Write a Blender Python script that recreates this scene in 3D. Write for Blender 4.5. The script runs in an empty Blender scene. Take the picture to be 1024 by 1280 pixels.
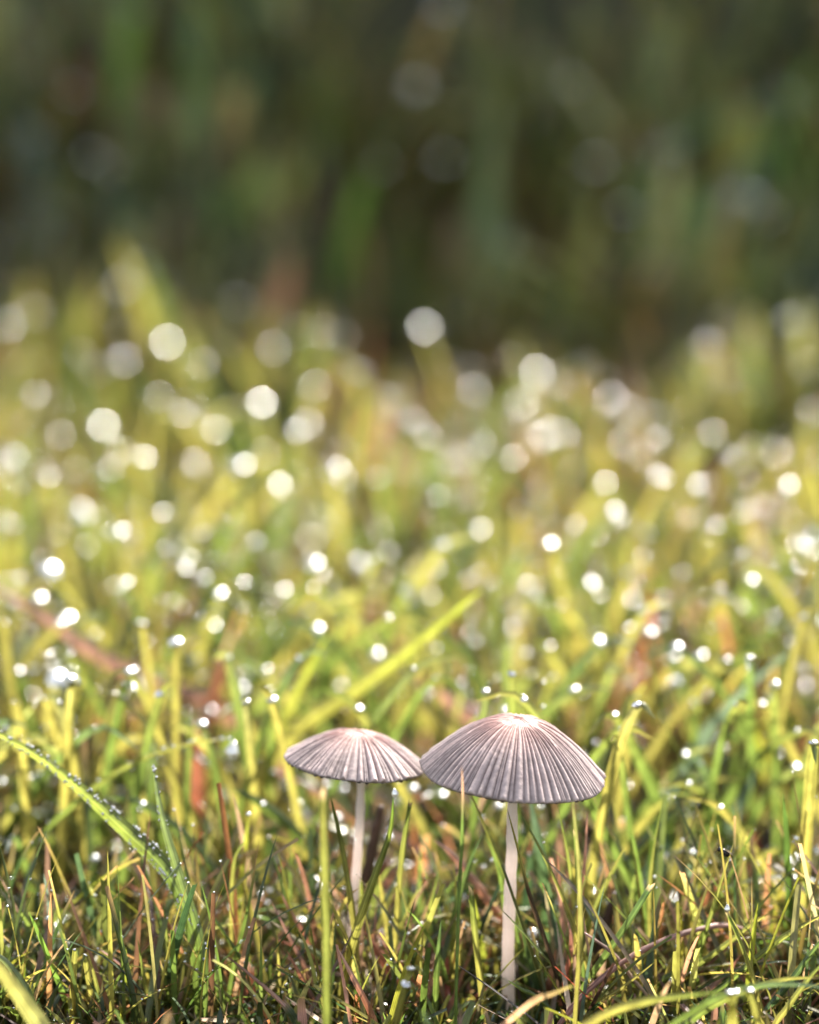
import bpy, bmesh, math, random
import numpy as np
from mathutils import Vector, Matrix, Euler

random.seed(7)
rng = np.random.default_rng(11)
sc = bpy.context.scene
col_main = sc.collection

# ------------------------------------------------------------------ camera
FPX = 5500.0                      # focal length in photo pixels (photo 1024 x 1280)
PITCH = math.radians(16.0)
CAM = Vector((-0.013, -0.53, 0.2205))
FWD = Vector((0, math.cos(PITCH), -math.sin(PITCH)))
UPV = Vector((0, math.sin(PITCH), math.cos(PITCH)))
RGT = Vector((1, 0, 0))
cd = bpy.data.cameras.new('camera')
cam = bpy.data.objects.new('camera', cd); col_main.objects.link(cam)
cam.location = CAM
cam.rotation_euler = (math.pi / 2 - PITCH, 0, 0)
cd.sensor_fit = 'VERTICAL'; cd.lens = 105.0
cd.sensor_height = 105.0 * 1280 / FPX; cd.sensor_width = 24
cd.clip_start = 0.02; cd.clip_end = 300
cd.dof.use_dof = True; cd.dof.focus_distance = 0.556
cd.dof.aperture_fstop = 5.8; cd.dof.aperture_blades = 9; cd.dof.aperture_rotation = 0.3
sc.camera = cam

# ------------------------------------------------------------------ world, sun, exposure
SUN_EL = math.radians(42); SUN_AZ = math.radians(24)      # azimuth measured from +Y towards +X
w = bpy.data.worlds.new('World'); sc.world = w; w.use_nodes = True
nt = w.node_tree; nt.nodes.clear()
sky = nt.nodes.new('ShaderNodeTexSky'); sky.sky_type = 'NISHITA'; sky.sun_disc = False
sky.sun_elevation = SUN_EL; sky.sun_rotation = SUN_AZ; sky.dust_density = 2.0
bg = nt.nodes.new('ShaderNodeBackground'); bg.inputs['Strength'].default_value = 0.13
wo = nt.nodes.new('ShaderNodeOutputWorld')
hs = nt.nodes.new('ShaderNodeHueSaturation'); hs.inputs['Saturation'].default_value = 0.45    # hazy morning sky
nt.links.new(sky.outputs[0], hs.inputs['Color']); nt.links.new(hs.outputs[0], bg.inputs[0]); nt.links.new(bg.outputs[0], wo.inputs[0])
sd = bpy.data.lights.new('sun', 'SUN'); sd.energy = 5.0; sd.angle = math.radians(0.53); sd.color = (1.0, 0.955, 0.88)
sun = bpy.data.objects.new('sun', sd); col_main.objects.link(sun)
SUNDIR = Vector((math.sin(SUN_AZ) * math.cos(SUN_EL), math.cos(SUN_AZ) * math.cos(SUN_EL), math.sin(SUN_EL)))
sun.rotation_euler = (-SUNDIR).to_track_quat('-Z', 'Y').to_euler()
sun.location = SUNDIR * 5
sc.view_settings.view_transform = 'Standard'; sc.view_settings.look = 'None'
sc.view_settings.exposure = 1.7; sc.view_settings.gamma = 1.0
sc.view_settings.use_curve_mapping = False
cy = sc.cycles
cy.use_denoising = True; cy.max_bounces = 8; cy.transparent_max_bounces = 8; cy.transmission_bounces = 6
cy.caustics_reflective = False; cy.caustics_refractive = False
cy.sample_clamp_indirect = 4.0; cy.sample_clamp_direct = 0.0
cy.use_adaptive_sampling = False

# ------------------------------------------------------------------ helpers
def ray(px, py):
    return FWD + RGT * ((px - 512) / FPX) + UPV * ((640 - py) / FPX)
def at_y(px, py, Y):                      # the point of the pixel's ray in the vertical plane y = Y
    d = ray(px, py); return CAM + d * ((Y - CAM.y) / d.y)
def at_z(px, py, Z):                      # ... at height Z above the ground
    d = ray(px, py); return CAM + d * ((Z - CAM.z) / d.z)
def depth(P): return (P - CAM).dot(FWD)
def r1(x, y): return (340 + .4297 * x, 860 + .4297 * y)
def r2(x, y): return (.3516 * x, 860 + .3516 * y)
def r3(x, y): return (680 + .3359 * x, 860 + .3359 * y)
def tag(o, label=None, cat=None, group=None, kind=None):
    if label: o['label'] = label
    if cat: o['category'] = cat
    if group: o['group'] = group
    if kind: o['kind'] = kind
    return o
def link(name, mesh, parent=None):
    o = bpy.data.objects.new(name, mesh); col_main.objects.link(o)
    if parent: o.parent = parent
    return o
def mesh_np(name, V, F, C=None, UV=None, mat=None, smooth=True):
    """V (n,3), F (m,4) quads; C per-vertex colour (n,3); UV per-vertex (n,2)."""
    me = bpy.data.meshes.new(name)
    V = np.asarray(V, np.float32); F = np.asarray(F, np.int32)
    k = F.shape[1]
    me.vertices.add(len(V)); me.vertices.foreach_set('co', V.ravel())
    me.loops.add(F.size); me.loops.foreach_set('vertex_index', F.ravel())
    me.polygons.add(len(F)); me.polygons.foreach_set('loop_start', np.arange(0, F.size, k, dtype=np.int32))
    if smooth: me.polygons.foreach_set('use_smooth', np.ones(len(F), bool))
    if C is not None:
        a = me.attributes.new('col', 'FLOAT_COLOR', 'POINT')
        c4 = np.ones((len(V), 4), np.float32); c4[:, :3] = C
        a.data.foreach_set('color', c4.ravel())
    if UV is not None:
        u = me.uv_layers.new(name='UVMap')
        u.data.foreach_set('uv', np.asarray(UV, np.float32)[F.ravel()].ravel())
    me.update(calc_edges=True); me.validate()
    if mat: me.materials.append(mat)
    return me
def newmat(name):
    m = bpy.data.materials.new(name); m.use_nodes = True
    t = m.node_tree; t.nodes.clear()
    out = t.nodes.new('ShaderNodeOutputMaterial')
    def n(ty, **kw):
        x = t.nodes.new(ty)
        for k, v in kw.items():
            if k in x.inputs: x.inputs[k].default_value = v
            else: setattr(x, k, v)
        return x
    return m, t, n, out, t.links.new

# ------------------------------------------------------------------ materials
def grass_material(name, trans=0.5, rough=0.38, tint=(1.62, 1.52, 1.05), spec=0.5, veins=True, wet=0.8):
    m, t, n, out, L = newmat(name)
    at = n('ShaderNodeAttribute', attribute_name='col')
    uv = n('ShaderNodeUVMap')
    sep = n('ShaderNodeSeparateXYZ'); L(uv.outputs[0], sep.inputs[0])
    mul = n('ShaderNodeMath', operation='MULTIPLY'); mul.inputs[1].default_value = 2 * math.pi * 5; L(sep.outputs[0], mul.inputs[0])
    sn = n('ShaderNodeMath', operation='SINE'); L(mul.outputs[0], sn.inputs[0])
    geo = n('ShaderNodeNewGeometry')
    nz = n('ShaderNodeTexNoise'); nz.inputs['Scale'].default_value = 420; nz.inputs['Detail'].default_value = 4
    L(geo.outputs['Position'], nz.inputs['Vector'])
    mr = n('ShaderNodeMapRange'); mr.inputs[1].default_value = .3; mr.inputs[2].default_value = .7
    mr.inputs[3].default_value = .68; mr.inputs[4].default_value = 1.3; L(nz.outputs[0], mr.inputs[0])
    vm = n('ShaderNodeMath', operation='MULTIPLY_ADD'); vm.inputs[1].default_value = .26 if veins else 0; vm.inputs[2].default_value = 1.0
    L(sn.outputs[0], vm.inputs[0])
    vv = n('ShaderNodeMath', operation='MULTIPLY'); L(mr.outputs[0], vv.inputs[0]); L(vm.outputs[0], vv.inputs[1])
    sc1 = n('ShaderNodeVectorMath', operation='SCALE'); L(at.outputs['Color'], sc1.inputs[0]); L(vv.outputs[0], sc1.inputs['Scale'])
    # the light that comes through a blade is yellower than what it reflects
    tc = n('ShaderNodeVectorMath', operation='MULTIPLY'); tc.inputs[1].default_value = tint; L(sc1.outputs[0], tc.inputs[0])
    bp = n('ShaderNodeBump'); bp.inputs['Strength'].default_value = .35; bp.inputs['Distance'].default_value = .0001; L(vv.outputs[0], bp.inputs['Height'])
    p = n('ShaderNodeBsdfPrincipled', Roughness=rough); p.inputs['Specular IOR Level'].default_value = spec
    p.inputs['Coat Weight'].default_value = wet; p.inputs['Coat Roughness'].default_value = .14; p.inputs['Coat IOR'].default_value = 1.33
    L(sc1.outputs[0], p.inputs['Base Color']); L(bp.outputs[0], p.inputs['Normal'])
    tr = n('ShaderNodeBsdfTranslucent'); L(tc.outputs[0], tr.inputs[0])
    mx = n('ShaderNodeMixShader'); mx.inputs[0].default_value = trans
    L(p.outputs[0], mx.inputs[1]); L(tr.outputs[0], mx.inputs[2]); L(mx.outputs[0], out.inputs[0])
    return m
M_GRASS = grass_material('grass_blade_material', .55, .34)
M_STRAW = grass_material('dry_straw_material', .25, .55, (1.3, 1.0, .8), .35, wet=.3)

def dew_material():
    m, t, n, out, L = newmat('dew_water')
    g = n('ShaderNodeBsdfGlass', IOR=1.333, Roughness=0.0)
    s = n('ShaderNodeBsdfGlossy', Roughness=0.27)
    s.inputs[0].default_value = (1, 1, 1, 1)
    mx = n('ShaderNodeMixShader'); mx.inputs[0].default_value = .55
    L(g.outputs[0], mx.inputs[1]); L(s.outputs[0], mx.inputs[2]); L(mx.outputs[0], out.inputs[0])
    return m
M_DEW = dew_material()

def soil_material():
    m, t, n, out, L = newmat('soil_material')
    tc = n('ShaderNodeTexCoord')
    nz = n('ShaderNodeTexNoise'); nz.inputs['Scale'].default_value = 60; nz.inputs['Detail'].default_value = 8; L(tc.outputs['Object'], nz.inputs['Vector'])
    r = n('ShaderNodeValToRGB'); L(nz.outputs[0], r.inputs[0])
    e = r.color_ramp.elements
    e[0].position = .3; e[0].color = (.018, .013, .008, 1); e[1].position = .75; e[1].color = (.075, .055, .028, 1)
    x = e.new(.55); x.color = (.04, .045, .015, 1)
    bp = n('ShaderNodeBump'); bp.inputs['Distance'].default_value = .002; L(nz.outputs[0], bp.inputs['Height'])
    p = n('ShaderNodeBsdfPrincipled', Roughness=.9); L(r.outputs[0], p.inputs['Base Color']); L(bp.outputs[0], p.inputs['Normal'])
    L(p.outputs[0], out.inputs[0]); return m
M_SOIL = soil_material()

def cap_material():
    m, t, n, out, L = newmat('mushroom_cap_material')
    at = n('ShaderNodeAttribute', attribute_name='col')
    tc = n('ShaderNodeTexCoord')
    nz = n('ShaderNodeTexNoise'); nz.inputs['Scale'].default_value = 1600; nz.inputs['Detail'].default_value = 6; L(tc.outputs['Object'], nz.inputs['Vector'])
    nz2 = n('ShaderNodeTexNoise'); nz2.inputs['Scale'].default_value = 260; nz2.inputs['Detail'].default_value = 3; L(tc.outputs['Object'], nz2.inputs['Vector'])
    ad = n('ShaderNodeMath', operation='ADD'); L(nz.outputs[0], ad.inputs[0]); L(nz2.outputs[0], ad.inputs[1])
    mr = n('ShaderNodeMapRange'); mr.inputs[1].default_value = .7; mr.inputs[2].default_value = 1.3; mr.inputs[3].default_value = .72; mr.inputs[4].default_value = 1.22; L(ad.outputs[0], mr.inputs[0])
    s = n('ShaderNodeVectorMath', operation='SCALE'); L(at.outputs['Color'], s.inputs[0]); L(mr.outputs[0], s.inputs['Scale'])
    bp = n('ShaderNodeBump'); bp.inputs['Distance'].default_value = .00012; bp.inputs['Strength'].default_value = .7; L(ad.outputs[0], bp.inputs['Height'])
    p = n('ShaderNodeBsdfPrincipled', Roughness=.55); p.inputs['Specular IOR Level'].default_value = .3
    p.inputs['Sheen Weight'].default_value = .15
    L(s.outputs[0], p.inputs['Base Color']); L(bp.outputs[0], p.inputs['Normal'])
    tr = n('ShaderNodeBsdfTranslucent'); L(s.outputs[0], tr.inputs[0])
    mx = n('ShaderNodeMixShader'); mx.inputs[0].default_value = .36
    L(p.outputs[0], mx.inputs[1]); L(tr.outputs[0], mx.inputs[2]); L(mx.outputs[0], out.inputs[0])
    return m
M_CAP = cap_material()
def plain(name, colr, rough, scale=900, var=.25, trans=0.0, spec=.4, sss=0.0):
    m, t, n, out, L = newmat(name)
    tc = n('ShaderNodeTexCoord')
    nz = n('ShaderNodeTexNoise'); nz.inputs['Scale'].default_value = scale; nz.inputs['Detail'].default_value = 5; L(tc.outputs['Object'], nz.inputs['Vector'])
    mr = n('ShaderNodeMapRange'); mr.inputs[1].default_value = .3; mr.inputs[2].default_value = .7; mr.inputs[3].default_value = 1 - var; mr.inputs[4].default_value = 1 + var; L(nz.outputs[0], mr.inputs[0])
    s = n('ShaderNodeVectorMath', operation='SCALE'); s.inputs[0].default_value = colr; L(mr.outputs[0], s.inputs['Scale'])
    p = n('ShaderNodeBsdfPrincipled', Roughness=rough); p.inputs['Specular IOR Level'].default_value = spec
    L(s.outputs[0], p.inputs['Base Color'])
    bp = n('ShaderNodeBump'); bp.inputs['Distance'].default_value = .00002; L(nz.outputs[0], bp.inputs['Height']); L(bp.outputs[0], p.inputs['Normal'])
    if trans:
        tr = n('ShaderNodeBsdfTranslucent'); L(s.outputs[0], tr.inputs[0])
        mx = n('ShaderNodeMixShader'); mx.inputs[0].default_value = trans
        L(p.outputs[0], mx.inputs[1]); L(tr.outputs[0], mx.inputs[2]); L(mx.outputs[0], out.inputs[0])
    else: L(p.outputs[0], out.inputs[0])
    return m
M_STEM = plain('mushroom_stem_material', (.90, .80, .74), .5, 500, .05, .5)
M_GILL = plain('mushroom_gill_material', (.045, .032, .035), .7, 2000, .3, .1)
M_FLY = plain('insect_shell', (.012, .010, .010), .25, 3000, .2)
M_WING = plain('insect_wing', (.16, .12, .09), .3, 3000, .2, .4)

# ------------------------------------------------------------------ ground
def gz(X, Y):
    """ground height: level lawn, then a grassy bank that rises away from the camera and shades its own foot"""
    foot = .308 + .016 * np.sin(X * 41 + .4) + .010 * np.sin(X * 83 + 2)
    t = np.clip((Y - foot) / .28, 0, 1)
    top = .325 + .012 * np.sin(X * 33 + 1.0) + .009 * np.sin(X * 71 + .3) + .006 * np.sin(X * 140)
    return top * (t * .75 + .25 * t * t * (3 - 2 * t)) + .004 * np.sin(X * 60 + Y * 31) * np.sin(Y * 50) * (t > 0)
def ground():
    n = 150
    # dense near the mushrooms, then growing rings out to the horizon
    a = np.sinh(np.linspace(-6.6, 6.6, n * 2 + 1)) / math.sinh(6.6) * 120
    X, Yg = np.meshgrid(a, a + .2)
    z = (np.sin(X * 31 + 1.3) * np.cos(Yg * 27) + .6 * np.sin(X * 77 + Yg * 53)) * .0012
    z = z * np.clip(4 / (1 + np.abs(X) + np.abs(Yg)), 0, 1) + gz(X, Yg)
    V = np.stack([X, Yg, z - .0015], -1).reshape(-1, 3)
    k = n * 2 + 1
    i = np.arange(k - 1)[:, None] * k + np.arange(k - 1)[None, :]
    F = np.stack([i, i + 1, i + k + 1, i + k], -1).reshape(-1, 4)
    o = link('ground', mesh_np('ground', V, F, mat=M_SOIL)); tag(o, kind='structure')
ground()

# ------------------------------------------------------------------ curves and tubes
def catmull(pts, n):
    P = [pts[0] * 2 - pts[1]] + list(pts) + [pts[-1] * 2 - pts[-2]]
    seg = len(pts) - 1; out = []
    for i in range(n):
        s = i / (n - 1) * seg; k = min(int(s), seg - 1); f = s - k
        a, b, c, d = P[k], P[k + 1], P[k + 2], P[k + 3]
        out.append(.5 * ((2 * b) + (c - a) * f + (2 * a - 5 * b + 4 * c - d) * f * f + (3 * b - a - 3 * c + d) * f ** 3))
    return out
def frames(pts):
    T = []
    for i in range(len(pts)):
        T.append((pts[min(i + 1, len(pts) - 1)] - pts[max(i - 1, 0)]).normalized())
    return T
def tube_arrays(pts, rad, ns=8, cap=True, flat=1.0):
    T = frames(pts); V = []; F = []
    s = T[0].orthogonal().normalized()
    for i, p in enumerate(pts):
        s = (s - T[i] * s.dot(T[i])).normalized(); b = T[i].cross(s)
        for k in range(ns):
            a = 2 * math.pi * k / ns
            V.append(p + (s * math.cos(a) + b * math.sin(a) * flat) * rad[i])
    n = len(pts)
    for i in range(n - 1):
        for k in range(ns):
            k2 = (k + 1) % ns
            F.append((i * ns + k, i * ns + k2, (i + 1) * ns + k2, (i + 1) * ns + k))
    if cap and ns % 2 == 0:
        for base, rev in ((0, True), ((n - 1) * ns, False)):
            for k in range(1, ns // 2):
                q = (base + k - 1 if k > 1 else base, base + k, base + ns - k - 1 if k < ns // 2 - 1 else base + ns // 2, base + ns - k)
                q = (base + k - 1, base + k, base + ns - k - 1, base + ns - k) if k > 1 else (base, base + 1, base + ns - 2, base + ns - 1)
                F.append(q[::-1] if rev else q)
    F = [f for f in F if len(set(f)) == 4]
    return np.array([tuple(v) for v in V]), np.array(F), n

# ------------------------------------------------------------------ mushrooms
def make_mushroom(label, stem_px, Y, capC, R, H, pw, N, tilt_roll, tilt_front, r_top, r_bot, seed):
    r = np.random.default_rng(seed)
    base = at_y(*stem_px[-1], Y); base.z = 0
    root = link('mushroom', None); root.location = base
    tag(root, label, 'mushroom', 'pair of pleated mushrooms')
    # --- cap
    nA, nR = N * 10, 56
    th = np.arange(nA) / nA * 2 * math.pi
    t = (np.linspace(0.012, 1, nR)) ** .85
    jit = r.uniform(-.36, .36, N); ampk = r.uniform(.45, 1.35, N); forkk = r.uniform(.30, .72, N) * (r.uniform(0, 1, N) < .45)
    ph = th * N / (2 * math.pi)
    k0 = np.floor(ph).astype(int) % N; f = ph - np.floor(ph)
    j = jit[k0] * (1 - f) + jit[(k0 + 1) % N] * f
    f2 = ph + j
    ridge = np.abs(np.sin(np.pi * f2)) ** .75              # broad ridges, narrow grooves
    fine = .5 + .5 * np.sin(2 * np.pi * f2 * 2 + 1.0)
    amp = ampk[np.floor(f2).astype(int) % N]
    T, TH = np.meshgrid(t, th, indexing='ij')
    kid = np.floor(f2).astype(int) % N; fr = f2 - np.floor(f2)
    fk = forkk[kid]                                        # some pleats fork on their way out
    split_ = np.clip((T - fk[None, :]) / .15, 0, 1) * (fk > 0)[None, :] * (1 - np.clip(np.abs(fr - .5) / .16, 0, 1))[None, :]
    RG = np.broadcast_to(ridge * amp, T.shape) * (1 - .75 * split_)
    RG = RG * (1 + .07 * np.sin(T * 31 + kid[None, :] * 2.3) * np.sin(T * 13 + kid[None, :])); FI = np.broadcast_to(fine, T.shape)
    on = np.clip((T - .13) / .25, 0, 1); on = on * on * (3 - 2 * on)
    lob = 1 + .012 * np.sin(3 * TH + seed) + .010 * np.sin(7 * TH + 2 * seed)
    edge = 1 + np.clip((T - .9) / .1, 0, 1) * (RG - .5) * .028
    rr = R * T * lob * edge
    z = H * (1 - T ** pw) + on * (RG - .5) * .00052 * (.40 + .60 * T) + on * (FI - .5) * .00004
    z += (1 - on) * .00010 * (np.sin(9 * TH + 14 * T) * np.sin(40 * T + 3 * np.sin(TH * 4)))
    z += H * .02 * np.sin(2 * TH + seed * 1.7) * T ** 2
    top = np.stack([rr * np.cos(TH), rr * np.sin(TH), z], -1)
    # underside, a thin shell
    tu = t[::-1][::4]
    Tu, THu = np.meshgrid(tu, th, indexing='ij')
    lobu = 1 + .012 * np.sin(3 * THu + seed) + .010 * np.sin(7 * THu + 2 * seed)
    zu = H * (1 - Tu ** pw) - .00042 * (1 - .5 * Tu) + H * .02 * np.sin(2 * THu + seed * 1.7) * Tu ** 2
    bot = np.stack([R * .985 * Tu * lobu * np.cos(THu), R * .985 * Tu * lobu * np.sin(THu), zu], -1)
    V = np.concatenate([top, bot]).reshape(-1, 3)
    n = nR + len(tu)
    i = np.arange(n - 1)[:, None] * nA + np.arange(nA)[None, :]
    jn = np.arange(n - 1)[:, None] * nA + (np.arange(nA)[None, :] + 1) % nA
    F = np.stack([i, i + nA, jn + nA, jn], -1).reshape(-1, 4)
    # close the crown with a tiny fan of quads
    fan = [(0, q, q + 1, q + 2) for q in range(1, nA - 2, 2)]
    F = np.concatenate([F, np.array(fan)])
    # pigment: rosy crown, mauve-grey pleats with greyer grooves
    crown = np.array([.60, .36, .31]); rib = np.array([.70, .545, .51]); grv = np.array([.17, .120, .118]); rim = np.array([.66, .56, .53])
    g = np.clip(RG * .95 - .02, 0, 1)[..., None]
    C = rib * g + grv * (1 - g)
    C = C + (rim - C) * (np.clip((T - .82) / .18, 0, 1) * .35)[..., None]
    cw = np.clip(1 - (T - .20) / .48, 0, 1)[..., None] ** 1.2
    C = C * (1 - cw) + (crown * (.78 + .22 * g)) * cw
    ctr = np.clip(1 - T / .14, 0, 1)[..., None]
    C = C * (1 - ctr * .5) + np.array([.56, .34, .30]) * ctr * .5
    Cb = np.broadcast_to(np.array([.16, .13, .135]), bot.shape)
    CC = np.concatenate([C, Cb]).reshape(-1, 3)
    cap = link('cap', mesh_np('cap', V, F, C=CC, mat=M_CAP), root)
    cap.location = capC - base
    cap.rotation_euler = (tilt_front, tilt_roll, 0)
    # --- gills: thin plates that hang under every pleat, their ends just showing at the rim
    GV, GF = [], []
    for k in range(N):
        a = 2 * math.pi * (k + .5) / N
        pts = np.linspace(.10, .985, 9)
        gk = r.uniform(.35, 1.15)
        b0 = len(GV); dirv = np.array([math.cos(a), math.sin(a)]); nv = np.array([-math.sin(a), math.cos(a)]) * .00009
        lw = (1 + .012 * math.sin(3 * a + seed) + .010 * math.sin(7 * a + 2 * seed))
        for s in pts:
            zt = H * (1 - s ** pw) - .0003 * (1 - s) + H * .02 * math.sin(2 * a + seed * 1.7) * s ** 2
            dep = .0011 * (1 - s ** 6) * min(1, s / .25) + .00040 * gk
            for zz in (zt - .0001, zt - dep):
                for sg in (-1, 1):
                    q = dirv * R * s * lw + nv * sg * (1 + 1.2 * s)
                    GV.append((q[0], q[1], zz))
        for m_ in range(8):
            o = b0 + m_ * 4
            for (p, q) in ((0, 1), (1, 3), (3, 2), (2, 0)):
                GF.append((o + p, o + q, o + q + 4, o + p + 4))
        o = b0 + 32; GF.append((o, o + 1, o + 3, o + 2))
    gl = link('gills', mesh_np('gills', np.array(GV), np.array(GF), mat=M_GILL, smooth=False), cap)
    # --- stem
    Q = Matrix.Rotation(tilt_roll, 3, 'Y') @ Matrix.Rotation(tilt_front, 3, 'X')
    topP = capC + Q @ Vector((0, 0, H - .0006))
    pts = [topP] + [at_y(*p, Y) for p in stem_px]
    pts[-1].z = -.002
    pts = [p - base for p in pts]
    cp = catmull(pts, 40)
    rad = []
    for i_ in range(40):
        s = i_ / 39
        rd = r_top + (r_bot - r_top) * s ** .8 + .00004 * math.sin(i_ * 1.7 + seed) + .00003 * math.sin(i_ * .6)
        if s > .93: rd *= 1 + (s - .93) * 3
        rad.append(rd)
    Vt, Ft, _ = tube_arrays(cp, rad, 20)
    link('stem', mesh_np('stem', Vt, Ft, mat=M_STEM), root)
    return root

MR = make_mushroom('larger grey mauve mushroom with tall pleated umbrella cap and rosy crown',
    [(641, 1000), (640, 1060), (637, 1130), (635, 1200), (637, 1274)], 0.0,
    at_y(641, 964.5, 0.0), .0118, .0073, 1.85, 72, math.radians(5.3), math.radians(0), .00062, .00086, 3)
ML = make_mushroom('smaller grey pink mushroom with flat pleated cap on a thin leaning stem',
    [(451.5, 972), (449.5, 1030), (445.5, 1090), (441, 1150), (436, 1240)], 0.008,
    at_y(444.5, 954, 0.008), .0091, .0043, 1.8, 56, math.radians(5.5), math.radians(-5.5), .00050, .00064, 5)

# ------------------------------------------------------------------ hero blades traced from the photograph
YG = (.200, .186, .054); GR = (.085, .125, .032); DG = (.042, .075, .034); BG = (.065, .100, .080); LG = (.24, .25, .10)  # BG puts the blue sky reflection into the blade colour
BR = (.10, .055, .035); DB = (.040, .026, .020); OR = (.34, .16, .095); PK = (.40, .25, .20); ST = (.42, .33, .22); RD = (.30, .10, .055); WH = (.36, .34, .26)
def blade_mesh(P3, wid, c_tip, c_base, roll, fold, cut, spots=0.0, split=None, nseg=22, seed=0):
    """one leaf blade, a folded strip: P3 tip -> base."""
    r = random.Random(seed)
    pts = catmull(P3, nseg); T = frames(pts)
    nc = 5; V, C, UV = [], [], []
    w1 = r.uniform(0, 6)
    for i, p in enumerate(pts):
        s = i / (nseg - 1)
        view = (p - CAM).normalized() if False else Vector((0, .96, -.27))
        side = T[i].cross(view)
        if side.length < 1e-4: side = Vector((1, 0, 0))
        side.normalize(); nrm = side.cross(T[i]).normalized()
        a = roll + .25 * math.sin(s * 3 + w1)
        sd_ = side * math.cos(a) + nrm * math.sin(a); nn = nrm * math.cos(a) - side * math.sin(a)
        if cut: wf = .72 + .28 * min(1, s * 3)
        else: wf = min(1, (s / .45) ** .65) if s > 0 else .02
        if s > .8: wf *= 1 - (s - .8) * 1.2
        wf *= 1 + .05 * math.sin(s * 17 + w1)
        for k in range(nc):
            u = k / (nc - 1) * 2 - 1
            jag = Vector((0, 0, 0))
            if i == 0 and cut: jag = -T[0] * wid * r.uniform(-.5, .6)
            V.append(p + sd_ * (u * wid * .5 * wf * math.cos(fold * abs(u))) + nn * (abs(u) ** 1.3 * math.sin(fold) * wid * .5 * wf) + jag)
            if split is not None: f = 0 if s < split - .05 else (1 if s > split + .05 else (s - split + .05) / .1)
            else: f = min(1, s * 1.6)
            c = [c_tip[q] * (1 - f) + c_base[q] * f for q in range(3)]
            b = (1.55 if k == 2 else (.86 if k in (1, 3) else 1.15)) + r.uniform(-.08, .08)
            if spots and r.random() < spots: b *= .45
            if cut and i == 0: c = [.45, .34, .25]
            C.append([x * b for x in c]); UV.append((k / (nc - 1), s))
    F = [(i * nc + k, i * nc + k + 1, (i + 1) * nc + k + 1, (i + 1) * nc + k) for i in range(nseg - 1) for k in range(nc - 1)]
    return np.array([tuple(v) for v in V]), np.array(F), np.array(C), np.array(UV), pts
def to_ground(P3):
    last = P3[-1]
    if last.z > .0005:
        d = (P3[-1] - P3[-2]).normalized() + Vector((0, 0, -.35)); d.z = min(d.z, -.45); d.normalize()
        k = (last.z + .0015) / -d.z
        k2 = min(k, .05); end = last + d * k2; end.z = -.0015
        if k > .012: P3.append(last + d * k * .5)
        P3.append(end)
    return P3
BEAD = None
hero_pts = []
def hero(name, label, cat, px, Y, wpx, ct, cb=None, roll=0, fold=.5, cut=False, spots=0, split=None, group=None, mat=None, tube=False, beads=0, ground_=True, seed=None):
    cb = cb or ct
    seed = seed if seed is not None else int(px[0][0] * 13 + px[0][1] * 7)
    n = len(px)
    Ys = [Y] * n if not isinstance(Y, (tuple, list)) else [Y[0] + (Y[1] - Y[0]) * i / (n - 1) for i in range(n)]
    P3 = [at_y(x, y, yy) for (x, y), yy in zip(px, Ys)]
    for i_, p in enumerate(P3): p.z = max(p.z, -.003)
    while len(P3) > 2 and P3[-2].z <= -.0025: P3.pop()
    if ground_: P3 = to_ground(P3)
    wid = wpx * depth(P3[0]) / FPX
    if tube:
        pts = catmull(P3, 26); r = random.Random(seed)
        rad = [wid * .5 * (.55 + .45 * min(1, i / 5)) * (1 + .12 * math.sin(i * 1.9 + seed) + r.uniform(-.06, .06)) for i in range(26)]
        ns = 8; V, F, _ = tube_arrays(pts, rad, ns, True, .6)
        C = np.zeros((len(V), 3))
        for i in range(26):
            f = i / 25
            for k in range(ns):
                b = r.uniform(.7, 1.3) * (.75 if k % 3 == 0 else 1)
                C[i * ns + k] = [(ct[q] * (1 - f) + cb[q] * f) * b for q in range(3)]
        UV = np.stack([np.tile(np.arange(ns) / ns, 26), np.repeat(np.arange(26) / 25, ns)], -1)
    else:
        V, F, C, UV, pts = blade_mesh(P3, wid, ct, cb, roll, fold, cut, spots, split, seed=seed)
    org = Vector((P3[-1].x, P3[-1].y, 0))
    V = V - np.array(org)
    o = link(name, mesh_np(name, V, F, C=C, UV=UV, mat=mat or M_GRASS)); o.location = org
    tag(o, label, cat, group)
    hero_pts.append((P3[-1].x, P3[-1].y))
    if beads:                                      # rows of tiny dew beads along the edges
        r = random.Random(seed + 1); BV, BF = [], []
        nb = len(pts)
        for q in range(beads):
            s = r.random() ** 1.1 * .72; i = min(int(s * (nb - 1)), nb - 2)
            vi = i * 5 + r.choice([0, 0, 4, 4, 1, 3])
            c = Vector(V[vi]).lerp(Vector(V[vi + 5]), r.random())
            rd = r.choice([.00010, .00013, .00018, .00022]) * r.uniform(.8, 1.2)
            c = c + Vector((0, 0, rd * .5))
            b0 = len(BV)
            for (a_, e_) in [(x_, y_) for y_ in range(5) for x_ in range(8)]:
                la = -math.pi / 2 * .96 + math.pi * .96 * e_ / 4; lo = a_ * math.pi / 4
                BV.append((c.x + rd * math.cos(la) * math.cos(lo), c.y + rd * math.cos(la) * math.sin(lo), c.z + rd * math.sin(la)))
            for e_ in range(4):
                for a_ in range(8):
                    BF.append((b0 + e_ * 8 + a_, b0 + e_ * 8 + (a_ + 1) % 8, b0 + (e_ + 1) * 8 + (a_ + 1) % 8, b0 + (e_ + 1) * 8 + a_))
        bo = link('dew_beads', mesh_np('dew_beads', np.array(BV), np.array(BF), mat=M_DEW), o); tag(bo, kind='stuff')
    return o, P3
def Z(f, *pts): return [f(*p) for p in pts]
GB = 'grass_blade'; CB = 'grass blade'; SB = 'dry_straw'; CS = 'dry straw'
H = hero
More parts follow.
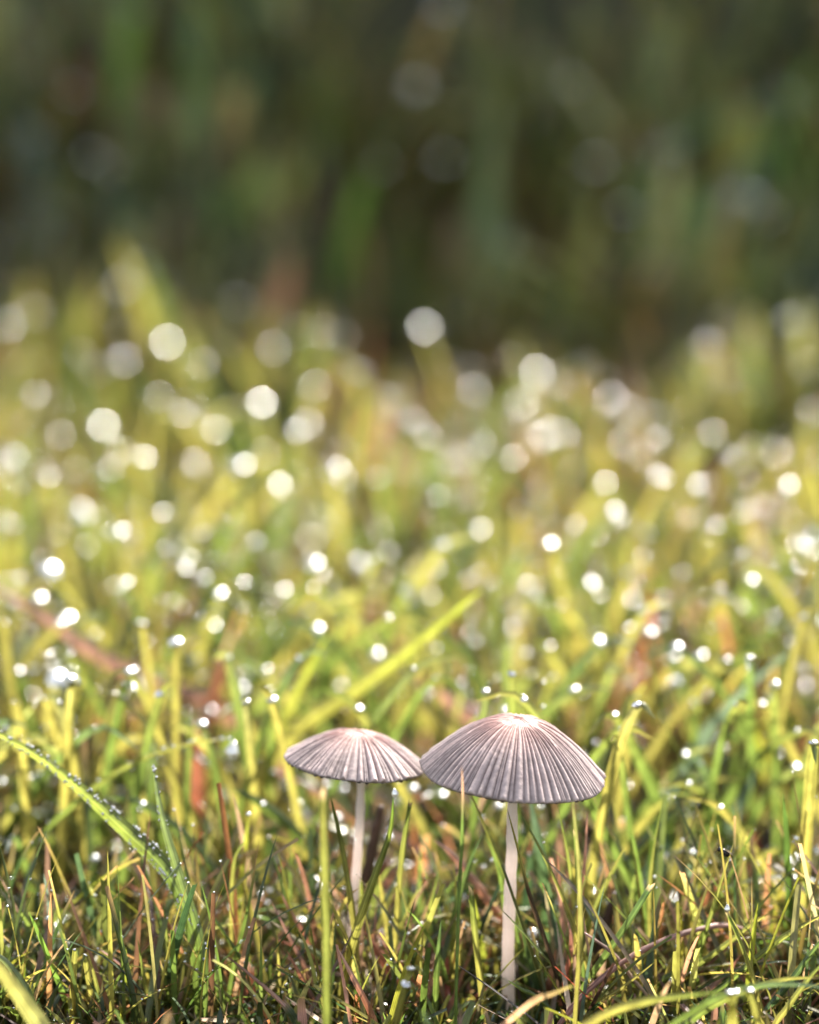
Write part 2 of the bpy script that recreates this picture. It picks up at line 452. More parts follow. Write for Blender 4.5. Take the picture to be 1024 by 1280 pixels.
# --- round the two mushrooms
H(GB, 'broad pale yellow green blade standing upright beside the smaller mushroom', CB, Z(r1, (150, 300), (153, 450), (160, 700), (162, 977)), -.030, 13, (.15, .15, .045), (.11, .135, .035), .35, .6, True, .08)
H(GB, 'green blade with brown tip leaning on the thin mushroom stem', CB, Z(r1, (170, 310), (203, 450), (236, 640), (250, 760)), .0, 11, (.07, .10, .025), YG, .5, .6)
TIPC, P3c = H(GB, 'long bright green blade rising to a hanging dewdrop under the smaller cap', CB, Z(r1, (353, 315), (343, 420), (292, 565), (232, 740), (200, 890), (192, 977)), -.004, 15, (.06, .11, .02), YG, -.3, .7)
H(GB, 'straight green blade with white clipped tip between the two stems', CB, Z(r1, (405, 328), (382, 480), (358, 740)), .002, 9, GR, YG, .2, .6, True)
H('dead_stalk', 'dark brown broken stalk just behind the thin mushroom stem', 'dead stalk', Z(r1, (318, 342), (300, 430), (265, 600), (250, 700)), .016, 17, (.13, .075, .055), DB, mat=M_STRAW, tube=True)
H(GB, 'thin short green blade on the open side of the smaller mushroom', CB, Z(r1, (55, 410), (53, 640)), .012, 6, GR)
H(GB, 'olive blade half hidden behind the dewdrop blade', CB, Z(r1, (312, 540), (322, 620), (335, 710)), .006, 9, YG)
H(GB, 'dark green blade leaning towards the larger mushroom stem', CB, Z(r1, (614, 420), (560, 560), (505, 780)), .004, 10, DG, GR, .5)
H(GB, 'thin blade with brown pointed tip standing in front of the larger cap', CB, Z(r1, (552, 228), (556, 300), (554, 430), (545, 620), (540, 800)), -.016, 6, (.40, .25, .20), (.09, .14, .04), .3, .5, False, split=.22)
H(GB, 'bright yellow edged blade slanting from the larger cap into the stem', CB, Z(r1, (560, 262), (590, 330), (640, 440), (682, 545), (700, 620)), .004, 8, YG, GR, .4, .8)
H(GB, 'short curved green blade with a droplet beside the larger stem', CB, Z(r1, (618, 428), (640, 470), (662, 540), (675, 620)), .006, 7, GR)
H(GB, 'blade crossing the larger stem, green above and rotted brown below', CB, Z(r1, (683, 345), (718, 470), (752, 600), (800, 740), (838, 860)), -.006, 8.5, YG, DB, .3, .7, split=.32)
H(GB, 'slender green blade slanting away below the rim of the larger cap', CB, Z(r1, (720, 358), (790, 485), (868, 655)), -.002, 7, GR, YG, .3, .7)
H(GB, 'wide blue green blade standing behind the larger mushroom stem', CB, Z(r1, (750, 310), (772, 430), (796, 600), (802, 880)), .014, 15, BG, DG, .1, .3)
H(GB, 'thin upright green blade touching the larger cap rim', CB, Z(r1, (828, 325), (862, 490), (880, 640), (885, 760)), .002, 6.5, GR, YG)
H(GB, 'soft yellow green blade rising from the bottom edge to the larger cap', CB, Z(r1, (875, 325), (892, 500), (900, 700), (885, 960)), -.020, 8, LG, YG, .3)
H(GB, 'slim clipped blade beside the orange tipped straw', CB, Z(r1, (882, 415), (888, 520), (898, 660)), .0, 6, GR, None, .2, .6, True)
H(SB, 'orange brown straw with needle point near the larger cap', CS, Z(r1, (917, 362), (916, 410), (908, 540), (895, 660)), .002, 5.5, PK, OR, mat=M_STRAW)
H(SB, 'thin pinkish dry straw upright right behind the rotted blade', CS, Z(r1, (830, 472), (842, 620), (850, 780)), .003, 6, OR, PK, mat=M_STRAW)
H(GB, 'curved green blade bending up beside the dark brown stub', CB, Z(r1, (1030, 470), (962, 600), (915, 700), (885, 800)), .006, 7, GR, YG, .4)
H('dead_stalk', 'thick dark brown broken stub leaning in the grass', 'dead stalk', Z(r1, (999, 594), (972, 690), (928, 840), (915, 900)), .008, 17, (.10, .06, .045), DB, mat=M_STRAW, tube=True)
H('dead_leaf', 'split orange brown dead leaf slanting towards the larger stem', 'dead leaf', Z(r1, (470, 442), (520, 478), (590, 560), (650, 640), (740, 740)), .010, 13, PK, OR, .5, .5, False, .1, mat=M_STRAW)
H(GB, 'stout green blade low between the two stems', CB, Z(r1, (580, 588), (592, 730), (612, 890)), -.004, 10, GR, YG, .2, .6, True)
H(GB, 'pale green blade beside the stout low blade', CB, Z(r1, (528, 498), (536, 640), (520, 800), (510, 900)), .006, 8, YG, GR)
H(GB, 'short wide yellow blade low in the turf', CB, Z(r1, (548, 735), (535, 800), (520, 880)), .002, 14, YG, YG, .2, .3, True)
H(GB, 'green leaning blade behind the stout low blade', CB, Z(r1, (486, 533), (458, 650), (425, 770)), .004, 8, GR, YG, .4)
H(GB, 'dark low blade in front of the leaning blade', CB, Z(r1, (492, 675), (484, 780), (478, 880)), -.006, 9, DG, GR)
H(GB, 'green blade leaning away at the foot of the larger stem', CB, Z(r1, (700, 595), (738, 720), (778, 885)), .001, 11, GR, DG, .4)
H(GB, 'fine blade reaching across behind the rotted blade', CB, Z(r1, (708, 640), (780, 690), (860, 740)), .006, 7, YG)
H(GB, 'small green blade lying at the foot of the larger stem', CB, Z(r1, (686, 850), (730, 878), (785, 912)), -.010, 6, GR)
H(SB, 'curled red brown straw beside the stub', CS, Z(r1, (860, 668), (872, 750), (850, 870)), -.004, 8, PK, RD, mat=M_STRAW)
for k, (lab, q, wd, a, b, yy) in enumerate([
    ('long pink brown straw leaning beside the broad pale blade', [(-5, 615), (70, 760), (145, 910)], 8, PK, BR, .0),
    ('short pink straw with bright tip among the leaning straws', [(28, 598), (60, 660), (105, 740)], 7, PK, OR, .004),
    ('low brown straw crossing the foot of the broad pale blade', [(42, 762), (90, 850), (140, 945)], 8, OR, BR, -.006),
    ('pale straw leaning in front of the dewdrop blade', [(192, 756), (240, 850), (290, 950)], 9, PK, OR, -.012),
    ('short upright brown straw in front of the brown stalk', [(302, 638), (300, 700), (296, 790)], 6, PK, BR, .004),
    ('straw lying flat across the turf by the leaning straws', [(-10, 836), (60, 826), (150, 816)], 6, OR, PK, .002),
    ('green brown straw slanting from the broad pale blade', [(-5, 676), (70, 730), (160, 800)], 8, ST, GR, .002),
    ('thin brown straw arching over the red dead leaf', [(310, 715), (345, 770), (385, 815)], 6, PK, RD, .0)]):
    H(SB, lab, CS, Z(r1, *q), yy, wd, a, b, .3, .5, mat=M_STRAW)
H('dead_leaf', 'rusty red dead leaf with dark flecks low between the stems', 'dead leaf', Z(r1, (262, 700), (310, 765), (370, 850), (412, 925)), .002, 18, RD, OR, .5, .25, False, .25, mat=M_STRAW)
# --- left side
H(GB, 'long arching blade edged with rows of tiny dew beads', CB, Z(r2, (-90, 118), (0, 170), (150, 256), (300, 375), (450, 512), (560, 612), (630, 715), (700, 930), (722, 1195)), (.012, -.004), 23, (.26, .30, .07), GR, -.35, .5, beads=230)
H(GB, 'tall blade crossing the dew edged arching blade', CB, Z(r2, (545, 270), (572, 450), (636, 680), (705, 900), (730, 1195)), (.004, -.006), 17, (.13, .17, .08), GR, -.3, .5, beads=50)
DRB, _ = H(GB, 'soft arching blade ending in a large dewdrop', CB, Z(r2, (830, 182), (700, 195), (560, 235), (430, 295), (280, 405), (130, 540), (50, 650)), .022, 11, YG, GR, .5, .4, beads=50)
H(GB, 'thin hooked green blade beside the leaning straws', CB, Z(r2, (872, 540), (832, 630), (822, 900)), .004, 6.5, GR, YG)
H(GB, 'long green blade with brown tip leaning over the turf edge', CB, Z(r2, (922, 535), (885, 780), (832, 1000), (805, 1170)), -.002, 8, (.22, .16, .08), GR, .3, .6, split=.15)
H(GB, 'straight blade with pink tip slanting through the tall crossing blade', CB, Z(r2, (668, 685), (780, 842), (900, 1020), (1000, 1180)), -.002, 8, ST, GR, .3, .7, split=.12)
H(SB, 'orange straw turning green leaning over the low blades', CS, Z(r2, (398, 925), (480, 962), (570, 1018), (700, 1110)), -.002, 6, OR, GR, mat=M_GRASS)
H(GB, 'short straight pointed blade with dark tip by the orange straw', CB, Z(r2, (490, 890), (518, 1070), (540, 1195)), -.006, 7.5, GR, YG)
H(GB, 'tall pointed blade beside the tall crossing blade', CB, Z(r2, (580, 757), (600, 950), (622, 1160)), -.002, 8, GR, YG, .3, .7)
H(GB, 'low blade carrying two dewdrops at its tip', CB, Z(r2, (312, 935), (345, 1070), (365, 1195)), -.008, 8, YG, GR)
H(GB, 'thin grey green wet stalk beside the two drop blade', CB, Z(r2, (262, 940), (250, 1080), (243, 1195)), .0, 6, (.16, .20, .14))
H(GB, 'soft slanting green blade near the arching dew blade', CB, Z(r2, (218, 715), (165, 950), (90, 1195)), .010, 9, GR, YG, .3)
H(GB, 'broad yellow blurred blade leaning out of the corner', CB, Z(r2, (-60, 930), (0, 1000), (80, 1110), (160, 1230)), -.034, 24, YG, LG, .2, .3)
H(GB, 'grey green blade curving behind the broad corner blade', CB, Z(r2, (-40, 930), (30, 980), (100, 1080), (140, 1195)), -.016, 13, (.15, .19, .10), GR, .4, .4)
H('dead_leaf', 'short broad red brown dead leaf standing at the lawn edge', 'dead leaf', Z(r2, (885, 1005), (880, 1100), (868, 1210)), -.004, 22, (.30, .12, .07), BR, .2, .3, True, .3, mat=M_STRAW)
H('dead_leaf', 'tall rusty dead leaf with torn edges in the soft grass', 'dead leaf', Z(r2, (690, 150), (695, 350), (690, 520), (670, 680)), .045, 26, (.45, .20, .13), RD, .2, .4, True, .15, mat=M_STRAW)
H('dead_stalk', 'dark upright stalk against the tall rusty dead leaf', 'dead stalk', Z(r2, (632, 75), (648, 300), (655, 560), (655, 700)), .050, 10, (.20, .11, .08), DB, mat=M_STRAW, tube=True)
H('dead_stalk', 'blackish thin upright stalk below the arching dew blade', 'dead stalk', Z(r2, (310, 165), (308, 400), (312, 740)), .045, 11, (.10, .06, .05), DB, mat=M_STRAW, tube=True)
H('dead_leaf', 'soft red dead leaf in the lawn behind the blackish stalk', 'dead leaf', Z(r2, (490, 85), (455, 230), (440, 390)), .085, 24, RD, BR, .2, .3, mat=M_STRAW)
H(SB, 'dark thin straw lying across the long brown tipped blade', CS, Z(r2, (788, 938), (900, 1030), (1015, 1135)), -.010, 6, BR, PK, mat=M_STRAW)
H(GB, 'short thin upright blade behind the low straws', CB, Z(r2, (985, 860), (992, 1020), (1002, 1190)), -.004, 6, YG)
H(GB, 'dark green blade rising behind the short red brown leaf', CB, Z(r2, (735, 895), (770, 1050), (800, 1195)), -.002, 9, DG, GR)
H(GB, 'soft yellow green blade slanting behind the arching dewdrop blade', CB, Z(r2, (610, 30), (530, 150), (450, 270)), .075, 13, YG, GR, .3)
# --- right side
H(GB, 'wide blue green blade with white wet tip leaning behind the insect', CB, Z(r3, (806, 248), (752, 400), (690, 560), (630, 800), (590, 980)), .042, 19, (.09, .14, .11), BG, .2, .3)
H(GB, 'very broad yellow blade slanting down beyond the insect blade', CB, Z(r3, (770, 130), (810, 230), (870, 400), (945, 570), (980, 680)), .055, 25, (.24, .26, .02), YG, .2, .3)
H(GB, 'sturdy green blade with a small dark insect at its tip', CB, Z(r3, (706, 578), (662, 720), (600, 920), (535, 1140)), -.002, 8.5, YG, GR, .3, .8)
H(GB, 'straight upright blade with fine brown point right of the brown stub', CB, Z(r3, (446, 405), (412, 600), (396, 800), (402, 1060)), .004, 8, GR, YG, .3, .7)
H(GB, 'wide soft yellow green blade arching behind the upright blade', CB, Z(r3, (520, 415), (390, 490), (275, 590), (200, 720), (170, 850)), .034, 17, YG, GR, .4, .3)
H(GB, 'narrow bright blade bowed along the brown stub', CB, Z(r3, (312, 575), (232, 720), (160, 890), (140, 1010)), .002, 7, YG, GR)
H(GB, 'flat dark green blade with dry tip slanting in front of the brown stub', CB, Z(r3, (402, 735), (292, 910), (140, 1135)), -.006, 11, DG, GR, .2, .5, True)
H(SB, 'smooth pink straw arching low over the turf', CS, Z(r3, (805, 922), (700, 886), (600, 892), (430, 945), (280, 1030), (135, 1155)), (.004, -.010), 7, PK, (.32, .15, .13), mat=M_STRAW, tube=True)
H(SB, 'thin mottled straw crossing under the arching pink straw', CS, Z(r3, (150, 910), (260, 990), (330, 1080), (395, 1160)), -.006, 5, PK, ST, mat=M_STRAW, tube=True)
H(GB, 'thin green blade lying low over the mottled straw', CB, Z(r3, (418, 1015), (300, 1108), (195, 1185)), -.010, 6, YG)
H(GB, 'clipped blade tilted in front of the long slanting blades', CB, Z(r3, (682, 828), (742, 962), (792, 1110), (822, 1255)), -.014, 9, GR, YG, .2, .8, True)
H(GB, 'long green blade leaning low from the insect blade foot', CB, Z(r3, (846, 834), (760, 892), (600, 1012), (440, 1090)), -.004, 10, YG, GR, .4)
H(GB, 'double ridged long blade slanting out towards the side', CB, Z(r3, (1060, 835), (980, 880), (880, 945), (700, 1092), (620, 1160)), -.008, 15, YG, GR, .3, 1.0)
H(GB, 'dark slanting blade under the double ridged blade', CB, Z(r3, (1060, 905), (1000, 985), (930, 1080), (800, 1245)), -.012, 13, GR, DG, .3, .8)
H(GB, 'faint thin blade rising behind the slanting blades', CB, Z(r3, (940, 645), (885, 830), (825, 1080)), .022, 8, GR, YG)
H(GB, 'flat shining wet blade lying in the turf', CB, Z(r3, (745, 812), (860, 850), (940, 885), (1050, 935)), .026, 12, WH, ST, .9, .2, ground_=True)  # whitish colour stands in for the reflection on the wet blade
H(GB, 'broad soft yellow blade lying across the bottom edge', CB, Z(r3, (690, 1128), (520, 1150), (380, 1172), (200, 1235)), -.034, 15, GR, YG, .5, .6)
H(GB, 'broad soft yellow tip poking in at the foot of the larger stem', CB, Z(r3, (115, 1105), (40, 1140), (-60, 1190)), -.030, 13, YG, PK, .5, .5)
H(GB, 'soft blue grey blade lying across the slanting blades', CB, Z(r3, (1080, 1120), (950, 1105), (800, 1112), (600, 1180)), -.030, 11, BG, GR, .5, .5)
H(GB, 'green blade low beside the broad soft yellow blade', CB, Z(r3, (1010, 1078), (880, 1090), (700, 1150), (560, 1230)), -.022, 13, YG, GR, .3, .5)
H(GB, 'wet green blade fanning out of the low clump', CB, Z(r3, (1060, 1000), (980, 1090), (900, 1200), (860, 1260)), -.018, 10, GR, YG, .3, .6)
H(SB, 'bent orange straw among the low slanting blades', CS, Z(r3, (735, 990), (690, 1050), (620, 1120)), -.004, 7, OR, PK, mat=M_STRAW)
# --- soft blades further back
def P(*p): return list(p)
H(GB, 'broad bright green blade leaning out behind the smaller cap', CB, P((605, 735), (545, 785), (470, 845), (380, 905), (330, 965)), .048, 21, (.22, .26, .04), YG, .2, .3)
H(GB, 'upright bright blade crossing the broad leaning green blade', CB, P((412, 790), (380, 850), (345, 930), (315, 1010)), .050, 18, (.22, .26, .04), YG, .3, .3)
H(GB, 'pale blade slanting behind the two caps', CB, P((435, 760), (480, 810), (530, 875)), .062, 17, LG, YG, .3, .3)
H(SB, 'long pink straw slanting in the soft grass by the lawn side', CS, P((-20, 725), (60, 775), (130, 825), (225, 865), (290, 900)), .072, 26, (.45, .28, .22), PK, mat=M_STRAW)
H('dead_leaf', 'small orange dead leaf standing behind the arching dewdrop blade', 'dead leaf', P((282, 815), (272, 850), (262, 905)), .070, 24, OR, OR, mat=M_STRAW)
H('dead_leaf', 'upright orange dead leaf behind the larger cap', 'dead leaf', P((572, 770), (578, 820), (582, 880)), .080, 18, OR, PK, mat=M_STRAW)
H('dead_leaf', 'pink dead leaf curled in the grass above the smaller cap', 'dead leaf', P((545, 860), (572, 885), (612, 905)), .060, 34, (.55, .34, .26), PK, mat=M_STRAW)
H('dead_leaf', 'vivid red orange dead leaf tip in the soft lawn', 'dead leaf', P((815, 735), (815, 780), (806, 830), (800, 860)), .078, 24, (.52, .15, .06), OR, mat=M_STRAW)
H('dead_leaf', 'tall pale pink dead leaf standing far back in the sunlit lawn', 'dead leaf', P((482, 505), (480, 560), (474, 620)), .185, 34, (.62, .38, .27), OR, mat=M_STRAW)
H('dead_leaf', 'orange leaf tip at the far edge of the sunlit lawn', 'dead leaf', P((365, 318), (355, 360), (340, 420)), .280, 40, OR, OR, mat=M_STRAW)
H('dead_leaf', 'wide orange dead leaf in front of the red orange tip', 'dead leaf', P((822, 820), (800, 870), (790, 920)), .080, 22, (.50, .22, .10), OR, mat=M_STRAW)
H(GB, 'broad blue green blade bowing down by the lawn side', CB, P((990, 812), (920, 875), (865, 945), (835, 1010)), .048, 22, (.12, .17, .13), BG, .2, .3, beads=30)
H(GB, 'two tone pale blade upright in the soft lawn above the larger cap', CB, P((655, 690), (650, 760), (645, 830)), .110, 20, LG, WH, .2, .3)

TUFT = [(145, 300, 20, -50, 0), (178, 320, 18, -36, 2), (118, 345, 18, 22, 0), (208, 365, 20, -44, 1), (240, 400, 20, 10, 2), (90, 365, 20, -10, 2), (60, 400, 20, 15, 0), (20, 385, 22, -20, 1),
        (270, 420, 20, 25, 0), (310, 430, 22, -15, 1), (400, 385, 24, 15, 0), (430, 420, 20, -20, 2), (465, 395, 22, 10, 3), (500, 450, 20, 15, 0), (555, 470, 20, -10, 0), (610, 480, 22, 12, 2), (650, 425, 24, -14, 1), (690, 440, 20, 18, 0),
        (740, 490, 20, -12, 1), (800, 500, 20, 16, 0), (850, 470, 22, -18, 0), (890, 420, 24, 12, 1), (920, 395, 22, -10, 0), (945, 385, 26, 8, 1), (970, 400, 22, 20, 0), (1000, 370, 24, -12, 1), (1018, 410, 22, 14, 3), (40, 345, 18, 12, 0)]
for k, (x, y, wd, lean, kind) in enumerate(TUFT):
    c = (YG, LG, GR, OR)[kind]; word = ('yellow green', 'pale green', 'mid green', 'orange brown')[kind]
    side = 'far orange leaf tip' if x < 520 else 'dark gap in the bank' if x < 860 else 'lit tuft'
    H(GB, 'tall broad %s sunlit blade against the bank near the %s' % (word, side), CB, P((x, y), (x - lean * .5, y + 55), (x - lean, y + 130)), .235 + .03 * ((k * 7) % 5) / 5, wd, c, c, .3 * ((k % 3) - 1), .3, group='tall sunlit blades at the foot of the bank')

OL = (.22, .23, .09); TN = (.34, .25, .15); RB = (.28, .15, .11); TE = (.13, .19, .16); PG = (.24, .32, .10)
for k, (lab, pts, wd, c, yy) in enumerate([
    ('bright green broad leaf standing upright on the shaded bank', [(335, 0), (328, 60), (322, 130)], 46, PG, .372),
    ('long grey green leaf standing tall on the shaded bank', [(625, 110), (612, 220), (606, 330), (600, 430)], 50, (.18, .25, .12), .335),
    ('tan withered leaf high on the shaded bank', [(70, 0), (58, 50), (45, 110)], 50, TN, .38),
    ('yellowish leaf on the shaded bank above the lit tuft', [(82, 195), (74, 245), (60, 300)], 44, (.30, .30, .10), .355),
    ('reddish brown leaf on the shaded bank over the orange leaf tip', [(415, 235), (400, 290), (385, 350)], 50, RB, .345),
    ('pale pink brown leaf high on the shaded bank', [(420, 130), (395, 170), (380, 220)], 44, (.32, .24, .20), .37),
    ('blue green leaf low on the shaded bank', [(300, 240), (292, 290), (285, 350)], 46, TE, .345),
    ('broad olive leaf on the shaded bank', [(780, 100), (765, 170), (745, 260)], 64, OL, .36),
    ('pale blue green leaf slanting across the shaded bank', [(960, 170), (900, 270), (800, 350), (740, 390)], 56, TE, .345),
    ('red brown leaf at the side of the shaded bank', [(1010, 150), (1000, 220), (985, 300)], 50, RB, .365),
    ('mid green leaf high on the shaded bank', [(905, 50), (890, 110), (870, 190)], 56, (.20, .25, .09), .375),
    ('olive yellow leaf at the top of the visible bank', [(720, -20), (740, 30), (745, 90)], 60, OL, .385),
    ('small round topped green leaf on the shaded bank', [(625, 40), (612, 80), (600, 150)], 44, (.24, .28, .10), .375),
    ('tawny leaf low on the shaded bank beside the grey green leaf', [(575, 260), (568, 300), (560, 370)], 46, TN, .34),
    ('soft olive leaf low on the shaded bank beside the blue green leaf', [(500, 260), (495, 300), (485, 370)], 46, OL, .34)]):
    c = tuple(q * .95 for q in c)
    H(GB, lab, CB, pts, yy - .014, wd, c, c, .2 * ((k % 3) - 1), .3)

# ------------------------------------------------------------------ dewdrops
def drop_mesh():
    bm = bmesh.new(); bmesh.ops.create_icosphere(bm, subdivisions=3, radius=1)
    for v in bm.verts:
        if v.co.z < 0: v.co.z *= .55
        v.co.z *= .52
    for f in bm.faces: f.smooth = True
    me = bpy.data.meshes.new('dewdrop'); bm.to_mesh(me); bm.free(); me.materials.append(M_DEW); return me
DROP = drop_mesh()
def pendant_mesh():
    bm = bmesh.new(); bmesh.ops.create_icosphere(bm, subdivisions=3, radius=1)
    for v in bm.verts:
        if v.co.z > 0:
            v.co.z *= 1.5; f = 1 - .5 * min(1, v.co.z / 1.5); v.co.x *= f; v.co.y *= f
    for f in bm.faces: f.smooth = True
    me = bpy.data.meshes.new('hanging_dewdrop'); bm.to_mesh(me); bm.free(); me.materials.append(M_DEW); return me
PEND = pendant_mesh()
def drop(Pw, rad, label, group=None, mesh=None, sq=1.0):
    o = link('dewdrop', mesh or DROP); o.location = Pw; o.scale = (rad, rad, rad * sq)
    o.rotation_euler = (random.gauss(.14, .22), random.gauss(0, .25), random.uniform(0, 6))
    tag(o, label, 'dewdrop', group); return o
# named drops
drop(at_y(494, 992, -.004), .00050, 'clear dewdrop hanging from the long bright blade under the smaller cap', mesh=PEND)
drop(at_y(290, 940, .022), .0010, 'large clear dewdrop at the end of the soft arching blade', mesh=PEND)
drop(at_y(615, 1075, .006), .00030, 'tiny dewdrop sliding down the curved blade beside the larger stem', mesh=PEND)
drop(at_y(909, 1136, -.014), .00042, 'dewdrop at the tip of the clipped tilted blade', mesh=PEND)
L2 = 'white glinting dewdrop on the turf in front of the mushroom stems'
for (x, y, yy, rd) in [(514, 1211, -.026, .0009), (508, 1230, -.026, .0010), (94, 1187, -.010, .0005), (107, 1194, -.008, .0005), (938, 1238, -.034, .0008), (912, 1241, -.036, .0009), (921, 1240, -.036, .0008)]:
    Pd = at_y(x, y, yy); rd *= .7
    drop(Pd, rd, L2, 'dewdrops low in the front turf')
    b_ = Vector((Pd.x + .004 * math.sin(x), Pd.y + .003, -.001))
    V_, F_, C_, U_, _p = blade_mesh([Pd + Vector((-.002 * math.sin(x), -.001, -.0006)), Pd - Vector((0, 0, rd * .3)), Pd.lerp(b_, .5) + Vector((0, 0, .001)), b_], .0009, GR, YG, .3, .5, False, nseg=10, seed=int(x))
    V_ = V_ - np.array((b_.x, b_.y, 0))
    tag(link(GB, mesh_np(GB, V_, F_, C=C_, UV=U_, mat=M_GRASS)), 'short green blade under a white glinting dewdrop in the front turf', CB, 'short blades under the front dewdrops').location = (b_.x, b_.y, 0)

DISC = [(137,390,36,1.0),(150,456,48,1.0),(40,393,48,.6),(8,408,36,.6),(297,380,52,.5),(207,432,46,.55),(249,460,50,.45),(374,418,52,.7),(342,440,42,.6),(402,418,40,.4),(449,467,46,.6),(326,508,50,.5),(129,537,46,.6),(73,547,36,.8),(268,541,46,.6),(300,588,50,1.2),(179,575,34,.8),(135,589,44,.5),(12,570,46,.9),(514,532,50,.7),(532,548,30,.8),(531,414,54,.5),(671,470,40,.7),(719,500,44,.6),(782,516,48,.45),(910,475,38,.7),(1014,400,36,.8),(1006,461,36,.8),(890,544,30,.8),(720,465,40,.3),(42,495,36,.4),(175,641,32,.9),(202,643,30,.6),(148,667,36,.7),(70,676,34,.9),(63,716,40,1.2),(49,750,34,.8),(86,775,36,.6),(221,691,32,.8),(232,713,32,.8),(268,705,40,.8),(316,680,30,.7),(250,670,34,.4),(303,732,40,.5),(177,781,28,.6),(220,804,30,.8),(72,852,40,1.2),(90,852,34,1.2),(393,707,44,.5),(461,716,22,1.0),(468,700,24,.6),(518,745,28,.8),(420,751,18,1.0),(397,787,22,1.0),(555,683,36,.6),(598,664,34,.6),(416,590,52,.5),(545,622,30,.5),(769,641,36,.6),(806,669,30,.9),(892,660,32,.6),(934,639,22,.9),(757,607,30,.6),(828,602,40,.4),(687,682,30,.7),(653,693,18,.8),(671,702,18,.8),(938,727,30,.6),(926,695,30,.4),(751,803,22,.9),(789,718,34,.8),(738,732,30,.7),(615,731,18,.8),(635,807,18,.8),(640,843,18,.9),(607,865,18,.9),(655,875,16,.8),(796,882,20,.9),(876,821,22,1.0),(1005,772,20,1.0),(937,824,24,.7),(900,745,28,.6),(872,877,16,1.0),(953,881,18,.9),(449,887,22,.8),(253,906,24,.8),(354,860,20,.8),(545,848,14,.8),(778,912,18,.7),(773,926,16,1.0),(773,949,16,.7),(858,945,20,.9),(962,871,22,.6),(1017,930,24,.7),(995,960,22,.8),(891,993,18,.8),(900,1010,16,.7),(854,1018,18,1.0),(866,1066,16,.9),(842,1000,12,.8),(374,1005,18,.9),(356,983,14,.9),(124,961,14,1),(20,975,28,.9),(75,975,24,.6),(35,975,22,.8),(150,990,24,.5),(410,980,20,.5),(990,1078,26,1),(740,1115,20,.9),(700,1130,22,.9),(92,1115,12,1),(540,985,20,.8),(553,994,24,.5),(700,1035,14,.8),(688,1045,12,.8),(35,1121,12,1),(52,1128,12,.7),(388,1120,14,.9),(395,1106,14,.6),(1015,690,30,.5),(985,610,34,.4),(600,560,40,.4),(640,575,40,.3),(700,545,36,.5),(940,560,34,.4),(1010,520,40,.4),(970,660,30,.4),(480,500,40,.35),(225,520,40,.4),(60,600,40,.4),(100,640,36,.5),(195,500,46,.4),(240,580,36,.4),(350,610,40,.4),(470,600,36,.4),(650,640,30,.4),(720,660,30,.4),(860,560,34,.4),(160,300,50,.3),(150,360,50,.35),(20,360,46,.3)]
LANDMARK = [(t, at_y(x, y, Y)) for t, x, y, Y in [
    ('the larger cap', 640, 900, .0), ('the smaller cap', 450, 920, .008), ('the vivid red orange leaf', 815, 770, .115),
    ('the broad leaning green blade', 500, 820, .072), ('the long pink straw', 110, 810, .105), ('the tall pale pink leaf', 480, 550, .215),
    ('the far orange leaf tip', 355, 360, .28), ('the very broad yellow blade', 960, 950, .085), ('the bowing blue green blade', 920, 880, .072),
    ('the insect blade', 905, 1090, 0), ('the arching dew beaded blade', 100, 990, .01), ('the tall rusty dead leaf', 242, 980, .045),
    ('the small orange dead leaf', 272, 850, .07), ('the pale two tone blade', 650, 760, .11), ('the brown stub', 760, 1150, .008),
    ('the foot of the dark bank', 200, 400, .29), ('the dark gap below the bank', 700, 480, .25), ('the lit tuft by the bank', 960, 420, .28)]]
EXTRA_B, EXTRA_D = [], []
DROP_V = np.array([v.co[:] for v in DROP.vertices]); DROP_F = np.array([p.vertices[:] for p in DROP.polygons])
def carried_drop(px, py, rad, zz, k, individual=True):
    if py > 930:
        Yd = .018 + .045 * random.random() + max(0, (1000 - py)) * .0003; Pw = at_y(px, py, Yd)
        if Pw.z < .003: Pw = at_z(px, py, .003 + .004 * random.random())
    else: Pw = at_z(px, py, zz)
    r = random.Random(k)
    wid = r.uniform(.0009, .0018)
    lean = Vector((r.uniform(-1, 1), r.uniform(-.2, 1), 0)) * (.012 + .3 * Pw.z)
    b = Pw + lean; b.z = -.0015
    mid = Pw.lerp(b, .42); mid.z = Pw.z * r.uniform(.55, .75)
    top = Pw - Vector((0, 0, rad * .25))
    tip = top - lean * .30 + Vector((0, 0, r.uniform(-.002, .003)))
    c = r.choice([YG, YG, GR, LG, BG]); c2 = r.choice([YG, GR])
    V, F, C, UV, pts = blade_mesh([tip, top, mid, b], wid, c, c2, r.uniform(-.5, .5), .4, False, nseg=12, seed=k)
    if not individual:                       # the small ones between are joined further down
        EXTRA_B.append((V, F, C, UV))
        e = (random.gauss(.14, .22), random.gauss(0, .25), random.uniform(0, 6))
        Rm = np.array(Euler(e).to_matrix())
        EXTRA_D.append((DROP_V * np.array([1, 1, 1.15 if py > 830 else 1.0]) * rad) @ Rm.T + np.array(Pw + Vector((0, 0, rad * .15))))
        return
    org = Vector((b.x, b.y, 0)); V = V - np.array(org)
    o = link(GB, mesh_np(GB, V, F, C=C, UV=UV, mat=M_GRASS)); o.location = org
    hue = {YG: 'yellow green', GR: 'mid green', LG: 'pale green', BG: 'blue green'}[c]
    size = 'tiny' if rad < .00045 else 'small' if rad < .0008 else 'medium' if rad < .0013 else 'large'
    lm = min(LANDMARK, key=lambda q: (q[1] - Pw).length)[0]
    tag(o, '%s%s blade carrying a %s round dewdrop near %s' % ('narrow ' if wid < .0013 else '', hue, size, lm), CB, 'blades carrying dewdrops')
    drop(Pw + Vector((0, 0, rad * .15)), rad, '%s round dewdrop on a %s%s blade near %s' % (size, 'narrow ' if wid < .0013 else '', hue, lm), 'dewdrops on the sunlit lawn', sq=1.15 if py > 830 else 1.0)
DROP_K = 1.0
